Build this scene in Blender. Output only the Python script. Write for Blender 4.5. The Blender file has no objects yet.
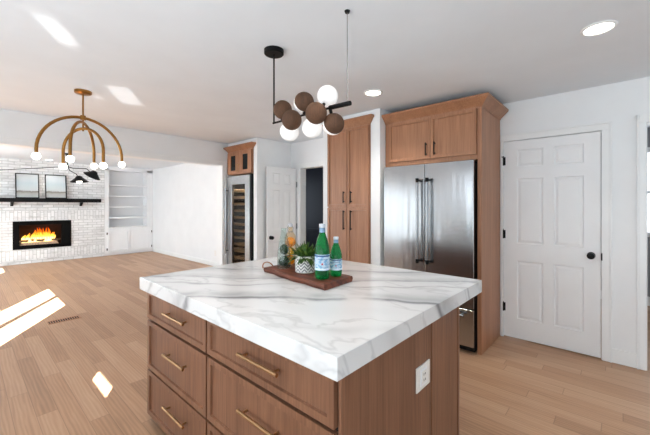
import bpy, bmesh, math, random
from mathutils import Vector, Matrix, noise

random.seed(7)
scene = bpy.context.scene
COL = scene.collection

# ------------------------------------------------------------------ camera, world, sun, large lights, exposure
CAM_H = 1.37
cam_data = bpy.data.cameras.new('camera')
cam_data.sensor_fit = 'HORIZONTAL'
cam_data.sensor_width = 36.0
cam_data.lens = 36.0 * 327.75 / 650.0
cam_data.shift_y = -(217.5 - 205.34) / 650.0
cam_data.clip_start = 0.05
cam = bpy.data.objects.new('camera', cam_data)
COL.objects.link(cam)
cam.location = (0, 0, CAM_H)
cam.rotation_euler = (math.radians(90), 0, -0.83618)
scene.camera = cam

world = bpy.data.worlds.new('sky')
scene.world = world
world.use_nodes = True
wbg = world.node_tree.nodes['Background']
wbg.inputs[0].default_value = (0.86, 0.93, 1.0, 1)
wbg.inputs[1].default_value = 1.6

SUN_DIR = Vector((0.509, 0.861, -0.41)).normalized()
sun_data = bpy.data.lights.new('sun', 'SUN')
sun_data.energy = 75.0
sun_data.angle = math.radians(0.2)
sun_data.color = (1.0, 0.97, 0.93)
sun = bpy.data.objects.new('sun', sun_data)
COL.objects.link(sun)
sun.rotation_euler = SUN_DIR.to_track_quat('-Z', 'Y').to_euler()
sun.location = (-4, -6, 6)


def area_light(name, loc, direction, sx, sy, power, color=(1, 1, 1), spread=180):
    l = bpy.data.lights.new(name, 'AREA')
    l.shape = 'RECTANGLE'
    l.size, l.size_y = sx, sy
    l.energy = power
    l.color = color
    l.spread = math.radians(spread)
    o = bpy.data.objects.new(name, l)
    COL.objects.link(o)
    o.location = loc
    o.rotation_euler = Vector(direction).to_track_quat('-Z', 'Y').to_euler()
    return o


# daylight of the large windows and doors, with two added fill lights
DAY = (0.81, 0.93, 1.0)
area_light('window_daylight', (-1.52, 4.33, 1.30), (1, 0, 0.2), 1.2, 1.7, 11, DAY)
area_light('patio_door_daylight', (-1.52, 0.3, 1.15), (1, 0.10, 1.25), 4.2, 2.0, 66, DAY)
area_light('rear_fill_light', (1.6, -3.1, 1.4), (0.15, 1, 1.9), 3.6, 1.8, 22, DAY)  # added fill, the wall behind the camera has no window
area_light('living_window_daylight', (-1.52, 7.9, 1.30), (1, 0.1, 0.15), 3.6, 1.9, 98, DAY)
area_light('hall_window_daylight', (5.6, -2.4, 1.5), (-0.2, 1, 0), 1.2, 1.4, 8, DAY)
area_light('study_fill_light', (4.4, 6.0, 1.4), (0.25, -1, 0), 0.8, 1.2, 3.5, DAY)  # added fill to lift the dark room, which has no window
# narrow lamps added to stand in for sun reflected onto the ceiling
BOUNCE = Vector((0.47, 0.82, 0.36)).normalized()
for cx, cy, sx, sy, e in ((0.385, 2.55, 0.11, 0.13, 0.030), (1.06, 3.58, 0.19, 0.19, 0.075), (0.83, 3.72, 0.07, 0.12, 0.012)):
    o = area_light('glint_lamp', Vector((cx, cy, 2.43)) - BOUNCE * 3.6, BOUNCE, sx, sy, e, (1, 0.98, 0.95), 1.0)

scene.view_settings.view_transform = 'Standard'
scene.view_settings.look = 'None'
scene.view_settings.gamma = 1.0
scene.view_settings.use_curve_mapping = False
scene.view_settings.exposure = 0.84


# ------------------------------------------------------------------ materials
def lin(c):
    r = []
    for v in c[:3]:
        v /= 255.0
        r.append(v / 12.92 if v <= 0.04045 else ((v + 0.055) / 1.055) ** 2.4)
    return (r[0], r[1], r[2], 1.0)


class NT:
    """small helper around a material's node tree"""
    def __init__(self, name):
        self.m = bpy.data.materials.new(name)
        self.m.use_nodes = True
        self.t = self.m.node_tree
        self.bsdf = self.t.nodes['Principled BSDF']
        self.out = self.t.nodes['Material Output']

    def n(self, typ, **kw):
        nd = self.t.nodes.new(typ)
        for k, v in kw.items():
            setattr(nd, k, v)
        return nd

    def put(self, sock, v):
        if isinstance(v, bpy.types.NodeSocket):
            self.t.links.new(v, sock)
        else:
            sock.default_value = v

    def math(self, op, a, b=0.0, c=0.0):
        nd = self.n('ShaderNodeMath', operation=op)
        for i, v in enumerate((a, b, c)):
            self.put(nd.inputs[i], v)
        return nd.outputs[0]

    def obj(self):
        return self.n('ShaderNodeTexCoord').outputs['Object']

    def sep(self, v):
        s = self.n('ShaderNodeSeparateXYZ')
        self.put(s.inputs[0], v)
        return s.outputs

    def comb(self, x, y, z):
        s = self.n('ShaderNodeCombineXYZ')
        for i, v in enumerate((x, y, z)):
            self.put(s.inputs[i], v)
        return s.outputs[0]

    def noise(self, vec, scale=5.0, detail=3.0, rough=0.5, dist=0.0):
        s = self.n('ShaderNodeTexNoise')
        self.put(s.inputs['Vector'], vec)
        s.inputs['Scale'].default_value = scale
        s.inputs['Detail'].default_value = detail
        s.inputs['Roughness'].default_value = rough
        s.inputs['Distortion'].default_value = dist
        return s.outputs['Fac']

    def ramp(self, fac, stops):
        s = self.n('ShaderNodeValToRGB')
        self.put(s.inputs[0], fac)
        cr = s.color_ramp
        while len(cr.elements) < len(stops):
            cr.elements.new(0.5)
        for e, (p, c) in zip(cr.elements, stops):
            e.position = p
            e.color = c
        return s.outputs[0]

    def mix(self, fac, a, b, typ='MIX'):
        s = self.n('ShaderNodeMix', data_type='RGBA', blend_type=typ)
        self.put(s.inputs[0], fac)
        self.put(s.inputs[6], a)
        self.put(s.inputs[7], b)
        return s.outputs[2]

    def bump(self, h, strength=0.2, dist=0.01):
        s = self.n('ShaderNodeBump')
        s.inputs['Strength'].default_value = strength
        s.inputs['Distance'].default_value = dist
        self.put(s.inputs['Height'], h)
        self.put(self.bsdf.inputs['Normal'], s.outputs[0])

    def set(self, **kw):
        for k, v in kw.items():
            self.put(self.bsdf.inputs[k.replace('_', ' ')], v)
        return self.m


M = {}


def paint(name, rgb, rough=0.6, amount=0.02):
    t = NT(name)
    n1 = t.noise(t.obj(), 3.0, 4.0)
    c = lin(rgb)
    d = tuple(v * (1 - amount * 2) for v in c[:3]) + (1,)
    col = t.ramp(n1, [(0.3, d), (0.7, c)])
    t.bump(t.noise(t.obj(), 180.0, 2.0), 0.04, 0.002)
    M[name] = t.set(Base_Color=col, Roughness=rough)


paint('wall_paint', (244, 245, 246), 0.55)
paint('ceiling_paint', (238, 243, 248), 0.8)
paint('trim_paint', (246, 247, 247), 0.35)
paint('door_paint', (246, 247, 248), 0.4)
paint('shelf_paint', (245, 245, 246), 0.45)
paint('navy_paint', (46, 46, 66), 0.5)
paint('grey_paint', (150, 150, 152), 0.7)
paint('plastic_white', (240, 236, 230), 0.35)


def plain(name, rgb, rough=0.5, metal=0.0, amp=0.08, scale=30.0, **kw):
    t = NT(name)
    c = lin(rgb)
    a = tuple(v * (1 - amp) for v in c[:3]) + (1,)
    b = tuple(min(1, v * (1 + amp)) for v in c[:3]) + (1,)
    col = t.ramp(t.noise(t.obj(), scale, 3.0), [(0.3, a), (0.7, b)])
    M[name] = t.set(Base_Color=col, Roughness=rough, Metallic=metal, **kw)
    return t


plain('black_metal', (18, 18, 19), 0.4, 0.6)
plain('black_satin', (10, 10, 11), 0.5, Specular_IOR_Level=0.2)
plain('black_iron', (7, 7, 7), 0.6, Specular_IOR_Level=0.1)
plain('brass', (158, 114, 60), 0.3, 1.0)
plain('dull_brass', (176, 142, 104), 0.34, 1.0)
plain('gap_shade', (20, 17, 16), 0.8)  # near-black painted in for the shade of gaps and the duct
plain('steel_handle', (150, 152, 154), 0.25, 1.0)
plain('bottle_cap', (208, 212, 220), 0.4)
plain('orange_peel', (244, 156, 20), 0.45, scale=80)
plain('lemon_peel', (246, 200, 30), 0.45, scale=80)
plain('cucumber', (26, 52, 24), 0.5, scale=60)
plain('rope', (150, 100, 66), 0.8)
plain('soil', (40, 28, 20), 0.9)
plain('grey_cable', (130, 130, 130), 0.5)
plain('charred_log', (120, 90, 66), 0.9, amp=0.6, scale=25)
plain('ember_bed', (205, 170, 140), 0.9, amp=0.4, scale=40)
plain('fire_brick', (48, 22, 14), 0.9, amp=0.3, scale=12)


def wood(name, light, dark, axis='z', fine=1.0, rough=0.42, contrast=1.0):
    t = NT(name)
    info = t.n('ShaderNodeObjectInfo').outputs['Random']
    s = t.sep(t.obj())
    off = t.math('MULTIPLY', info, 37.0)
    lo, hi = 3.0 * fine, 95.0 * fine
    sc = {'x': (lo, hi, hi), 'y': (hi, lo, hi), 'z': (hi, hi, lo)}[axis]
    v = t.comb(t.math('MULTIPLY_ADD', s[0], sc[0], off), t.math('MULTIPLY_ADD', s[1], sc[1], off), t.math('MULTIPLY', s[2], sc[2]))
    g = t.noise(v, 1.0, 4.0, 0.6)
    sc2 = {'x': (0.8, 12, 12), 'y': (12, 0.8, 12), 'z': (12, 12, 0.8)}[axis]
    v2 = t.comb(t.math('MULTIPLY_ADD', s[0], sc2[0], off), t.math('MULTIPLY_ADD', s[1], sc2[1], off), t.math('MULTIPLY', s[2], sc2[2]))
    b = t.noise(v2, 1.0, 2.0, 0.5, 0.6)
    f = t.math('MULTIPLY_ADD', g, 0.6, t.math('MULTIPLY', b, 0.4))
    col = t.ramp(f, [(0.5 - 0.2 / contrast, lin(dark)), (0.5 + 0.2 / contrast, lin(light))])
    t.bump(g, 0.06, 0.002)
    M[name] = t.set(Base_Color=col, Roughness=rough)


wood('cabinet_oak', (184, 132, 98), (144, 97, 68))
wood('island_walnut', (148, 105, 80), (102, 66, 47), rough=0.36)
wood('board_walnut', (128, 66, 40), (46, 20, 14), 'y', 0.35, 0.6, 1.3)
wood('cork_wood', (104, 70, 47), (68, 44, 29), 'z', 2.0, 0.8)


def floor_material():
    t = NT('oak_planks')
    W, L = 0.108, 1.15
    s = t.sep(t.obj())
    row = t.math('FLOOR', t.math('DIVIDE', s[0], W))
    wn = t.n('ShaderNodeTexWhiteNoise', noise_dimensions='1D')
    t.put(wn.inputs['W'], row)
    shift = t.math('MULTIPLY', wn.outputs['Value'], 7.0)
    yy = t.math('ADD', t.math('DIVIDE', s[1], L), shift)
    colm = t.math('FLOOR', yy)
    wn2 = t.n('ShaderNodeTexWhiteNoise', noise_dimensions='2D')
    t.put(wn2.inputs['Vector'], t.comb(row, colm, 0.0))
    rnd = wn2.outputs['Value']
    off = t.math('MULTIPLY', rnd, 50.0)
    v = t.comb(t.math('MULTIPLY_ADD', s[0], 34.0, off), t.math('MULTIPLY_ADD', s[1], 2.0, off), off)
    g = t.noise(v, 1.0, 5.0, 0.6, 0.8)
    v3 = t.comb(t.math('MULTIPLY_ADD', s[0], 9.0, off), t.math('MULTIPLY_ADD', s[1], 1.1, off), off)
    wv = t.n('ShaderNodeTexWave', wave_type='BANDS', bands_direction='X')
    t.put(wv.inputs['Vector'], v3)
    wv.inputs['Scale'].default_value = 1.6
    wv.inputs['Distortion'].default_value = 7.0
    wv.inputs['Detail'].default_value = 2.0
    f = t.math('ADD', t.math('MULTIPLY', g, 0.5), t.math('MULTIPLY', wv.outputs['Fac'], 0.14))
    f = t.math('ADD', f, t.math('MULTIPLY', rnd, 0.30))
    col = t.ramp(f, [(0.10, lin((140, 103, 76))), (0.45, lin((180, 140, 108))), (0.8, lin((200, 164, 134)))])
    ex = t.math('ABSOLUTE', t.math('SUBTRACT', t.math('FRACT', t.math('DIVIDE', s[0], W)), 0.5))
    ey = t.math('ABSOLUTE', t.math('SUBTRACT', t.math('FRACT', yy), 0.5))
    seam = t.math('MAXIMUM', t.math('GREATER_THAN', ex, 0.484), t.math('GREATER_THAN', ey, 0.4982))
    col = t.mix(t.math('MULTIPLY', seam, 0.45), col, lin((96, 66, 46)))
    t.bump(t.math('SUBTRACT', g, t.math('MULTIPLY', seam, 2.0)), 0.08, 0.002)
    M['oak_planks'] = t.set(Base_Color=col, Roughness=t.math('MULTIPLY_ADD', g, 0.15, 0.36))


floor_material()


def marble_material():
    t = NT('veined_marble')
    o = t.obj()
    s = t.sep(o)
    warp = t.math('SUBTRACT', t.noise(o, 2.4, 2.5, 0.5), 0.5)
    warp2 = t.math('SUBTRACT', t.noise(o, 14.0, 4.0, 0.6), 0.5)
    f = t.math('ADD', t.math('MULTIPLY', s[0], 0.789), t.math('MULTIPLY', s[1], 0.614))
    f = t.math('ADD', f, t.math('MULTIPLY', s[2], 0.55))
    f = t.math('ADD', f, t.math('MULTIPLY', warp, 0.24))
    f = t.math('ADD', f, t.math('MULTIPLY', warp2, 0.03))
    brk = t.noise(o, 5.0, 3.0, 0.5)
    tot = None
    base = 0.789 * 1.437 + 0.614 * 1.4435
    for c, w, k in ((1.62, 0.026, 0.9), (1.68, 0.06, 0.45), (2.335, 0.03, 0.6), (2.30, 0.07, 0.25), (2.05, 0.022, 0.7), (2.09, 0.05, 0.3), (1.90, 0.014, 0.5), (1.24, 0.03, 0.2)):
        e = t.math('DIVIDE', t.math('SUBTRACT', f, c - base), w)
        e = t.math('EXPONENT', t.math('MULTIPLY', t.math('MULTIPLY', e, e), -1.0))
        e = t.math('MULTIPLY', e, k)
        tot = e if tot is None else t.math('MAXIMUM', tot, e)
    tot = t.math('MULTIPLY', tot, t.ramp(brk, [(0.34, (0.15, 0.15, 0.15, 1)), (0.58, (1, 1, 1, 1))]))
    # fine hairline veins, stretched along the main direction
    along = t.math('SUBTRACT', t.math('MULTIPLY', s[0], 0.614), t.math('MULTIPLY', s[1], 0.789))
    v = t.comb(t.math('MULTIPLY_ADD', f, 3.6, t.math('MULTIPLY', along, 1.4)), t.math('MULTIPLY', along, 1.9), t.math('MULTIPLY', s[2], 2.0))
    hn = t.noise(v, 1.2, 4.0, 0.5, 0.3)
    hair = t.math('SUBTRACT', 1.0, t.math('MINIMUM', t.math('DIVIDE', t.math('ABSOLUTE', t.math('SUBTRACT', hn, 0.5)), 0.028), 1.0))
    tot = t.math('MAXIMUM', tot, t.math('MULTIPLY', hair, 0.24))
    cloud = t.noise(v, 0.8, 3.0, 0.5)
    col0 = t.ramp(cloud, [(0.3, lin((216, 217, 218))), (0.6, lin((226, 226, 226)))])
    col = t.mix(tot, col0, lin((124, 124, 128)))
    M['veined_marble'] = t.set(Base_Color=col, Roughness=0.16)


marble_material()


def steel_material():
    t = NT('brushed_steel')
    s = t.sep(t.obj())
    v = t.comb(t.math('MULTIPLY', s[0], 8.0), t.math('MULTIPLY', s[1], 8.0), t.math('MULTIPLY', s[2], 400.0))
    g = t.noise(v, 1.0, 3.0)
    w = t.noise(t.comb(0.0, t.math('MULTIPLY', s[1], 6.0), t.math('MULTIPLY', s[2], 0.8)), 1.0, 2.0)
    col = t.ramp(g, [(0.3, lin((172, 174, 177))), (0.7, lin((184, 186, 188)))])
    t.bump(w, 0.25, 0.03)
    M['brushed_steel'] = t.set(Base_Color=col, Roughness=t.math('MULTIPLY_ADD', g, 0.05, 0.19), Metallic=1.0, Anisotropic=0.5)


steel_material()


def brick_material(name, soldier=False):
    t = NT(name)
    s = t.sep(t.obj())
    if soldier:
        v = t.comb(s[2], s[0], 0.0)
    else:
        v = t.comb(t.math('ADD', s[0], s[1]), s[2], 0.0)
    b = t.n('ShaderNodeTexBrick')
    t.put(b.inputs['Vector'], v)
    b.inputs['Scale'].default_value = 1.0
    b.inputs['Brick Width'].default_value = 0.20
    b.inputs['Row Height'].default_value = 0.066
    b.inputs['Mortar Size'].default_value = 0.007
    b.inputs['Mortar Smooth'].default_value = 0.3
    b.inputs['Color1'].default_value = lin((246, 246, 246))
    b.inputs['Color2'].default_value = lin((226, 226, 226))
    b.inputs['Mortar'].default_value = lin((204, 204, 203))
    stain = t.noise(t.comb(t.math('MULTIPLY', s[0], 2.2), t.math('MULTIPLY', s[1], 2.2), t.math('MULTIPLY', s[2], 8.0)), 1.0, 6.0, 0.7)
    k = t.ramp(stain, [(0.52, (0, 0, 0, 1)), (0.70, (1, 1, 1, 1))])
    col = t.mix(t.math('MULTIPLY', k, 0.5), b.outputs['Color'], lin((152, 148, 145)))
    h = t.math('ADD', t.math('MULTIPLY', b.outputs['Fac'], -1.0), t.math('MULTIPLY', t.noise(t.obj(), 30.0, 4.0), 0.5))
    t.bump(h, 0.5, 0.012)
    M[name] = t.set(Base_Color=col, Roughness=0.7)


brick_material('white_brick')
brick_material('white_brick_soldier', True)


def emit(name, rgb, strength):
    t = NT(name)
    M[name] = t.set(Base_Color=lin(rgb), Emission_Color=lin(rgb), Emission_Strength=strength, Roughness=0.3)


emit('bulb_glow', (255, 248, 236), 3.0)
emit('globe_glow', (250, 248, 246), 0.18)
emit('downlight_glow', (255, 246, 232), 6.0)


def flame_material():
    t = NT('flame')
    s = t.sep(t.obj())
    f = t.math('ADD', t.math('DIVIDE', s[2], 0.34), t.math('MULTIPLY', t.math('SUBTRACT', t.noise(t.obj(), 14.0, 3.0), 0.5), 0.7))
    col = t.ramp(f, [(0.0, lin((255, 226, 150))), (0.35, lin((255, 190, 70))), (0.7, lin((255, 120, 20))), (1.0, lin((214, 60, 6)))])
    st = t.ramp(f, [(0.0, (1, 1, 1, 1)), (1.0, (0.25, 0.25, 0.25, 1))])
    em = t.n('ShaderNodeEmission')
    t.put(em.inputs[0], col)
    t.put(em.inputs[1], t.math('MULTIPLY', st, 2.4))
    tr = t.n('ShaderNodeBsdfTransparent')
    lw = t.n('ShaderNodeLayerWeight')
    lw.inputs[0].default_value = 0.45
    a = t.math('MULTIPLY_ADD', lw.outputs['Facing'], -0.9, 0.95)
    mx = t.n('ShaderNodeMixShader')
    t.put(mx.inputs[0], a)
    t.put(mx.inputs[1], tr.outputs[0])
    t.put(mx.inputs[2], em.outputs[0])
    t.put(t.out.inputs[0], mx.outputs[0])
    M['flame'] = t.m


flame_material()


def glass(name, rgb, trans=1.0, rough=0.02, ior=1.45):
    t = NT(name)
    n1 = t.noise(t.obj(), 60.0, 2.0)
    c = lin(rgb)
    col = t.ramp(n1, [(0.3, tuple(v * 0.93 for v in c[:3]) + (1,)), (0.7, c)])
    M[name] = t.set(Base_Color=col, Roughness=rough, IOR=ior, Transmission_Weight=trans)


glass('green_glass', (18, 146, 72), 0.8, 0.03, 1.33)
glass('dark_glass', (30, 34, 34), 0.3, 0.05, 1.3)


def thin_glass(name, tint, gloss=0.10):
    """clear glass wall: straight-through view with a sharp reflection at the rim"""
    t = NT(name)
    n1 = t.noise(t.obj(), 60.0, 2.0)
    c = lin(tint)
    tr = t.n('ShaderNodeBsdfTransparent')
    t.put(tr.inputs[0], t.ramp(n1, [(0.3, tuple(v * 0.97 for v in c[:3]) + (1,)), (0.7, c)]))
    gl = t.n('ShaderNodeBsdfGlossy')
    gl.inputs['Roughness'].default_value = 0.03
    lw = t.n('ShaderNodeLayerWeight')
    lw.inputs[0].default_value = 0.25
    mx = t.n('ShaderNodeMixShader')
    t.put(mx.inputs[0], t.math('MULTIPLY_ADD', t.math('POWER', lw.outputs['Facing'], 3.0), 0.5, gloss * 0.3))
    t.put(mx.inputs[1], tr.outputs[0])
    t.put(mx.inputs[2], gl.outputs[0])
    t.put(t.out.inputs[0], mx.outputs[0])
    M[name] = t.m


thin_glass('clear_glass', (246, 250, 248))
thin_glass('citrus_water', (254, 248, 238))
thin_glass('smoked_glass', (206, 202, 196), 0.08)
plain('satin_steel', (172, 172, 172), 0.32, 1.0)
plain('rack_wood', (226, 196, 158), 0.6)


def leaf_material():
    t = NT('leaf')
    r = t.noise(t.obj(), 45.0, 2.0)
    col = t.ramp(r, [(0.3, lin((20, 42, 14))), (0.5, lin((54, 92, 28))), (0.74, lin((124, 140, 58)))])
    M['leaf'] = t.set(Base_Color=col, Roughness=0.45)


leaf_material()


def chevron_material():
    t = NT('chevron_ceramic')
    s = t.sep(t.obj())
    ang = t.math('ARCTAN2', s[1], s[0])
    u = t.math('FRACT', t.math('MULTIPLY', ang, 9 / (2 * math.pi)))
    tri = t.math('ABSOLUTE', t.math('SUBTRACT', u, 0.5))
    v = t.math('FRACT', t.math('ADD', t.math('MULTIPLY', s[2], 48.0), t.math('MULTIPLY', tri, 2.2)))
    st = t.math('LESS_THAN', v, 0.42)
    band = t.math('MULTIPLY', t.math('GREATER_THAN', s[2], 0.008), t.math('LESS_THAN', s[2], 0.092))
    col = t.mix(t.math('MULTIPLY', st, band), lin((236, 234, 230)), lin((128, 126, 130)))
    M['chevron_ceramic'] = t.set(Base_Color=col, Roughness=0.35)


chevron_material()


def bottle_label_material():
    t = NT('bottle_label')
    s = t.sep(t.obj())
    n1 = t.noise(t.comb(t.math('MULTIPLY', s[0], 60.0), t.math('MULTIPLY', s[1], 60.0), t.math('MULTIPLY', s[2], 90.0)), 1.0, 3.0)
    col = t.ramp(n1, [(0.42, lin((112, 162, 196))), (0.55, lin((190, 206, 220)))])
    M['bottle_label'] = t.set(Base_Color=col, Roughness=0.4)


bottle_label_material()
plain('label_navy', (38, 70, 120), 0.5)
plain('label_neck', (120, 150, 178), 0.5)
plain('label_red', (190, 40, 44), 0.5)
plain('label_pale', (220, 230, 240), 0.5)


def picture_material():
    t = NT('misty_landscape')
    s = t.sep(t.obj())
    n1 = t.noise(t.comb(t.math('MULTIPLY', s[0], 9.0), 0.0, t.math('MULTIPLY', s[2], 14.0)), 1.0, 5.0, 0.6)
    f = t.math('ADD', t.math('DIVIDE', s[2], 0.56), t.math('MULTIPLY', t.math('SUBTRACT', n1, 0.5), 0.16))
    col = t.ramp(f, [(0.04, lin((170, 174, 174))), (0.2, lin((156, 156, 152))), (0.28, lin((120, 114, 106))), (0.33, lin((182, 188, 190))), (0.62, lin((176, 190, 196))), (0.9, lin((200, 206, 208)))])
    M['misty_landscape'] = t.set(Base_Color=col, Roughness=0.25)


picture_material()


# ------------------------------------------------------------------ mesh helpers
class MB:
    def __init__(self, origin=(0, 0, 0)):
        self.bm = bmesh.new()
        self.o = Vector(origin)

    def v(self, p):
        return self.bm.verts.new(Vector(p) - self.o)

    def box(self, x0, x1, y0, y1, z0, z1, bev=0.0, mp=None, seg=2):
        x0, x1 = min(x0, x1), max(x0, x1)
        y0, y1 = min(y0, y1), max(y0, y1)
        z0, z1 = min(z0, z1), max(z0, z1)
        c = [(x, y, z) for x in (x0, x1) for y in (y0, y1) for z in (z0, z1)]
        vs = [self.v(mp(*p) if mp else p) for p in c]
        fs = [self.bm.faces.new([vs[i] for i in f]) for f in ((0, 1, 3, 2), (4, 6, 7, 5), (0, 4, 5, 1), (2, 3, 7, 6), (0, 2, 6, 4), (1, 5, 7, 3))]
        if bev:
            es = list({e for f in fs for e in f.edges})
            bmesh.ops.bevel(self.bm, geom=es, offset=bev, segments=seg, profile=0.6, affect='EDGES')
        return self

    def prism(self, pts, a, b):
        """polygon pts (3-D) swept by the vector from a to b"""
        d = Vector(b) - Vector(a)
        v0 = [self.v(p) for p in pts]
        v1 = [self.v(Vector(p) + d) for p in pts]
        n = len(pts)
        self.bm.faces.new(v0)
        self.bm.faces.new(v1[::-1])
        for i in range(n):
            self.bm.faces.new((v0[i], v1[i], v1[(i + 1) % n], v0[(i + 1) % n]))
        return self

    def tube(self, pts, r, seg=12, cap=True):
        pts = [Vector(p) for p in pts]
        n = len(pts)
        rs = r if isinstance(r, (list, tuple)) else [r] * n
        rings = []
        ref = None
        for i, p in enumerate(pts):
            tdir = (pts[min(i + 1, n - 1)] - pts[max(i - 1, 0)]).normalized()
            if ref is None:
                ref = Vector((0, 0, 1)) if abs(tdir.z) < 0.9 else Vector((1, 0, 0))
            u = (ref - tdir * ref.dot(tdir)).normalized()
            w = tdir.cross(u)
            ref = u
            rings.append([self.v(p + (u * math.cos(2 * math.pi * k / seg) + w * math.sin(2 * math.pi * k / seg)) * rs[i]) for k in range(seg)])
        for a, b in zip(rings, rings[1:]):
            for k in range(seg):
                self.bm.faces.new((a[k], a[(k + 1) % seg], b[(k + 1) % seg], b[k]))
        if cap:
            self.bm.faces.new(rings[0][::-1])
            self.bm.faces.new(rings[-1])
        return self

    def lathe(self, c, prof, seg=32, mp=None, lobes=None):
        """profile of (radius, height) turned about the vertical axis at c"""
        c = Vector(c)
        rings = []
        for r, z in prof:
            if r < 1e-6:
                p = (0, 0, z)
                rings.append([self.v(c + Vector(mp(*p) if mp else p))])
                continue
            ring = []
            for k in range(seg):
                a = 2 * math.pi * k / seg
                rr = r if lobes is None else r * lobes(a, z)
                p = (rr * math.cos(a), rr * math.sin(a), z)
                ring.append(self.v(c + Vector(mp(*p) if mp else p)))
            rings.append(ring)
        for a, b in zip(rings, rings[1:]):
            if len(a) == 1 and len(b) == 1:
                continue
            for k in range(seg):
                k2 = (k + 1) % seg
                if len(a) == 1:
                    self.bm.faces.new((a[0], b[k2], b[k]))
                elif len(b) == 1:
                    self.bm.faces.new((a[k], a[k2], b[0]))
                else:
                    self.bm.faces.new((a[k], a[k2], b[k2], b[k]))
        return self

    def sphere(self, c, r, seg=28, rings=18, sc=(1, 1, 1)):
        prof = [(r * math.sin(math.pi * i / rings), -r * math.cos(math.pi * i / rings)) for i in range(rings + 1)]
        prof[0] = (0, -r)
        prof[-1] = (0, r)
        return self.lathe(c, prof, seg, (lambda x, y, z: (x * sc[0], y * sc[1], z * sc[2])))

    def board(self, mp, W, H, T, panels=(), steps=(), both=False):
        """slab u 0..W, w 0..H, t 0..T with sunk panels (u0,u1,w0,w1) on its front; steps = (inset, depth) rings"""
        us = sorted({0, W} | {p[0] for p in panels} | {p[1] for p in panels})
        ws = sorted({0, H} | {p[2] for p in panels} | {p[3] for p in panels})

        def face(front):
            s = 1 if front else -1
            t0 = T if front else 0
            grid = {}
            for i, u in enumerate(us):
                for j, w in enumerate(ws):
                    grid[i, j] = self.v(mp(u, w, t0))
            for i in range(len(us) - 1):
                for j in range(len(ws) - 1):
                    q = [grid[i, j], grid[i + 1, j], grid[i + 1, j + 1], grid[i, j + 1]]
                    pan = (us[i], us[i + 1], ws[j], ws[j + 1])
                    if (front or both) and any(all(abs(a - b) < 1e-6 for a, b in zip(pan, p)) for p in panels):
                        for ins, dep in steps:
                            u0, u1, w0, w1 = pan[0] + ins, pan[1] - ins, pan[2] + ins, pan[3] - ins
                            nq = [self.v(mp(u, w, t0 + s * dep)) for u, w in ((u0, w0), (u1, w0), (u1, w1), (u0, w1))]
                            for k in range(4):
                                self.bm.faces.new((q[k], q[(k + 1) % 4], nq[(k + 1) % 4], nq[k]))
                            q = nq
                    self.bm.faces.new(q)
            ring = [grid[i, 0] for i in range(len(us))] + [grid[len(us) - 1, j] for j in range(1, len(ws))] + \
                   [grid[i, len(ws) - 1] for i in range(len(us) - 2, -1, -1)] + [grid[0, j] for j in range(len(ws) - 2, 0, -1)]
            return ring
        a, b = face(True), face(False)
        for k in range(len(a)):
            k2 = (k + 1) % len(a)
            self.bm.faces.new((a[k], b[k], b[k2], a[k2]))
        return self

    def crown(self, path, prof):
        """moulding: path of ((x,y),(mx,my)) plan points with outward mitre, prof of (out, z)"""
        rows = [[self.v((p[0] + m[0] * o, p[1] + m[1] * o, z)) for o, z in prof] for p, m in path]
        n = len(prof)
        for a, b in zip(rows, rows[1:]):
            for k in range(n):
                self.bm.faces.new((a[k], a[(k + 1) % n], b[(k + 1) % n], b[k]))
        self.bm.faces.new(rows[0])
        self.bm.faces.new(rows[-1][::-1])
        return self

    def build(self, name, mat, parent=None, smooth=False, kind=None):
        bmesh.ops.recalc_face_normals(self.bm, faces=self.bm.faces[:])
        me = bpy.data.meshes.new(name)
        self.bm.to_mesh(me)
        self.bm.free()
        if smooth:
            for p in me.polygons:
                p.use_smooth = True
            try:
                me.set_sharp_from_angle(angle=math.radians(40))
            except Exception:
                pass
        me.materials.append(M[mat])
        o = bpy.data.objects.new(name, me)
        COL.objects.link(o)
        if parent is not None:
            o.parent = parent
            par_o = Vector(parent.get('_o', (0, 0, 0)))
            o.location = self.o - par_o
        else:
            o.location = self.o
        o['_o'] = tuple(self.o)
        if kind:
            o['kind'] = kind
        return o


def tag(o, label, cat, group=None):
    o['label'] = label
    o['category'] = cat
    if group:
        o['group'] = group
    return o


def thing(name, loc, label, cat, group=None):
    o = bpy.data.objects.new(name, None)
    o.empty_display_size = 0.05
    COL.objects.link(o)
    o.location = loc
    o['_o'] = tuple(loc)
    return tag(o, label, cat, group)


def O(parent):
    return tuple(parent['_o'])


def copy_tree(o, parent=None):
    c = o.copy()
    COL.objects.link(c)
    if parent is not None:
        c.parent = parent
    for ch in list(o.children):
        copy_tree(ch, c)
    return c


def structure(name, mb, mat):
    return mb.build(name, mat, None, kind='structure')


# ------------------------------------------------------------------ the setting
CEIL = 2.435
WX = 3.81                    # face of the wall with the white door
LW = -1.60                   # inner face of the left wall
structure('floor', MB().box(-1.75, 6.4, -3.3, 10.9, -0.12, 0.0), 'oak_planks')
structure('ceiling', MB().box(-1.75, 6.4, -3.3, 10.9, CEIL, CEIL + 0.12), 'ceiling_paint')

# left wall with the openings the sun comes through
T2 = 2.066
b = MB()
lx0, lx1 = LW - 0.02, LW
spans = [(-1.175, -0.79, 1.845, 1.912), (1.326, 1.915, 1.42, T2), (2.035, 2.655, 1.42, T2), (3.75, 4.9, 0.4, 2.1), (5.656, 6.33, 1.5, 1.776), (6.9, 9.4, 0.3, 2.1)]
y = -3.3
for (a, c, z0, z1) in spans:
    b.box(lx0, lx1, y, a, 0, CEIL)
    if z0 > 0:
        b.box(lx0, lx1, a, c, 0, z0)
    b.box(lx0, lx1, a, c, z1, CEIL)
    y = c
b.box(lx0, lx1, y, 10.9, 0, CEIL)
structure('wall_left', b, 'wall_paint')
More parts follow.
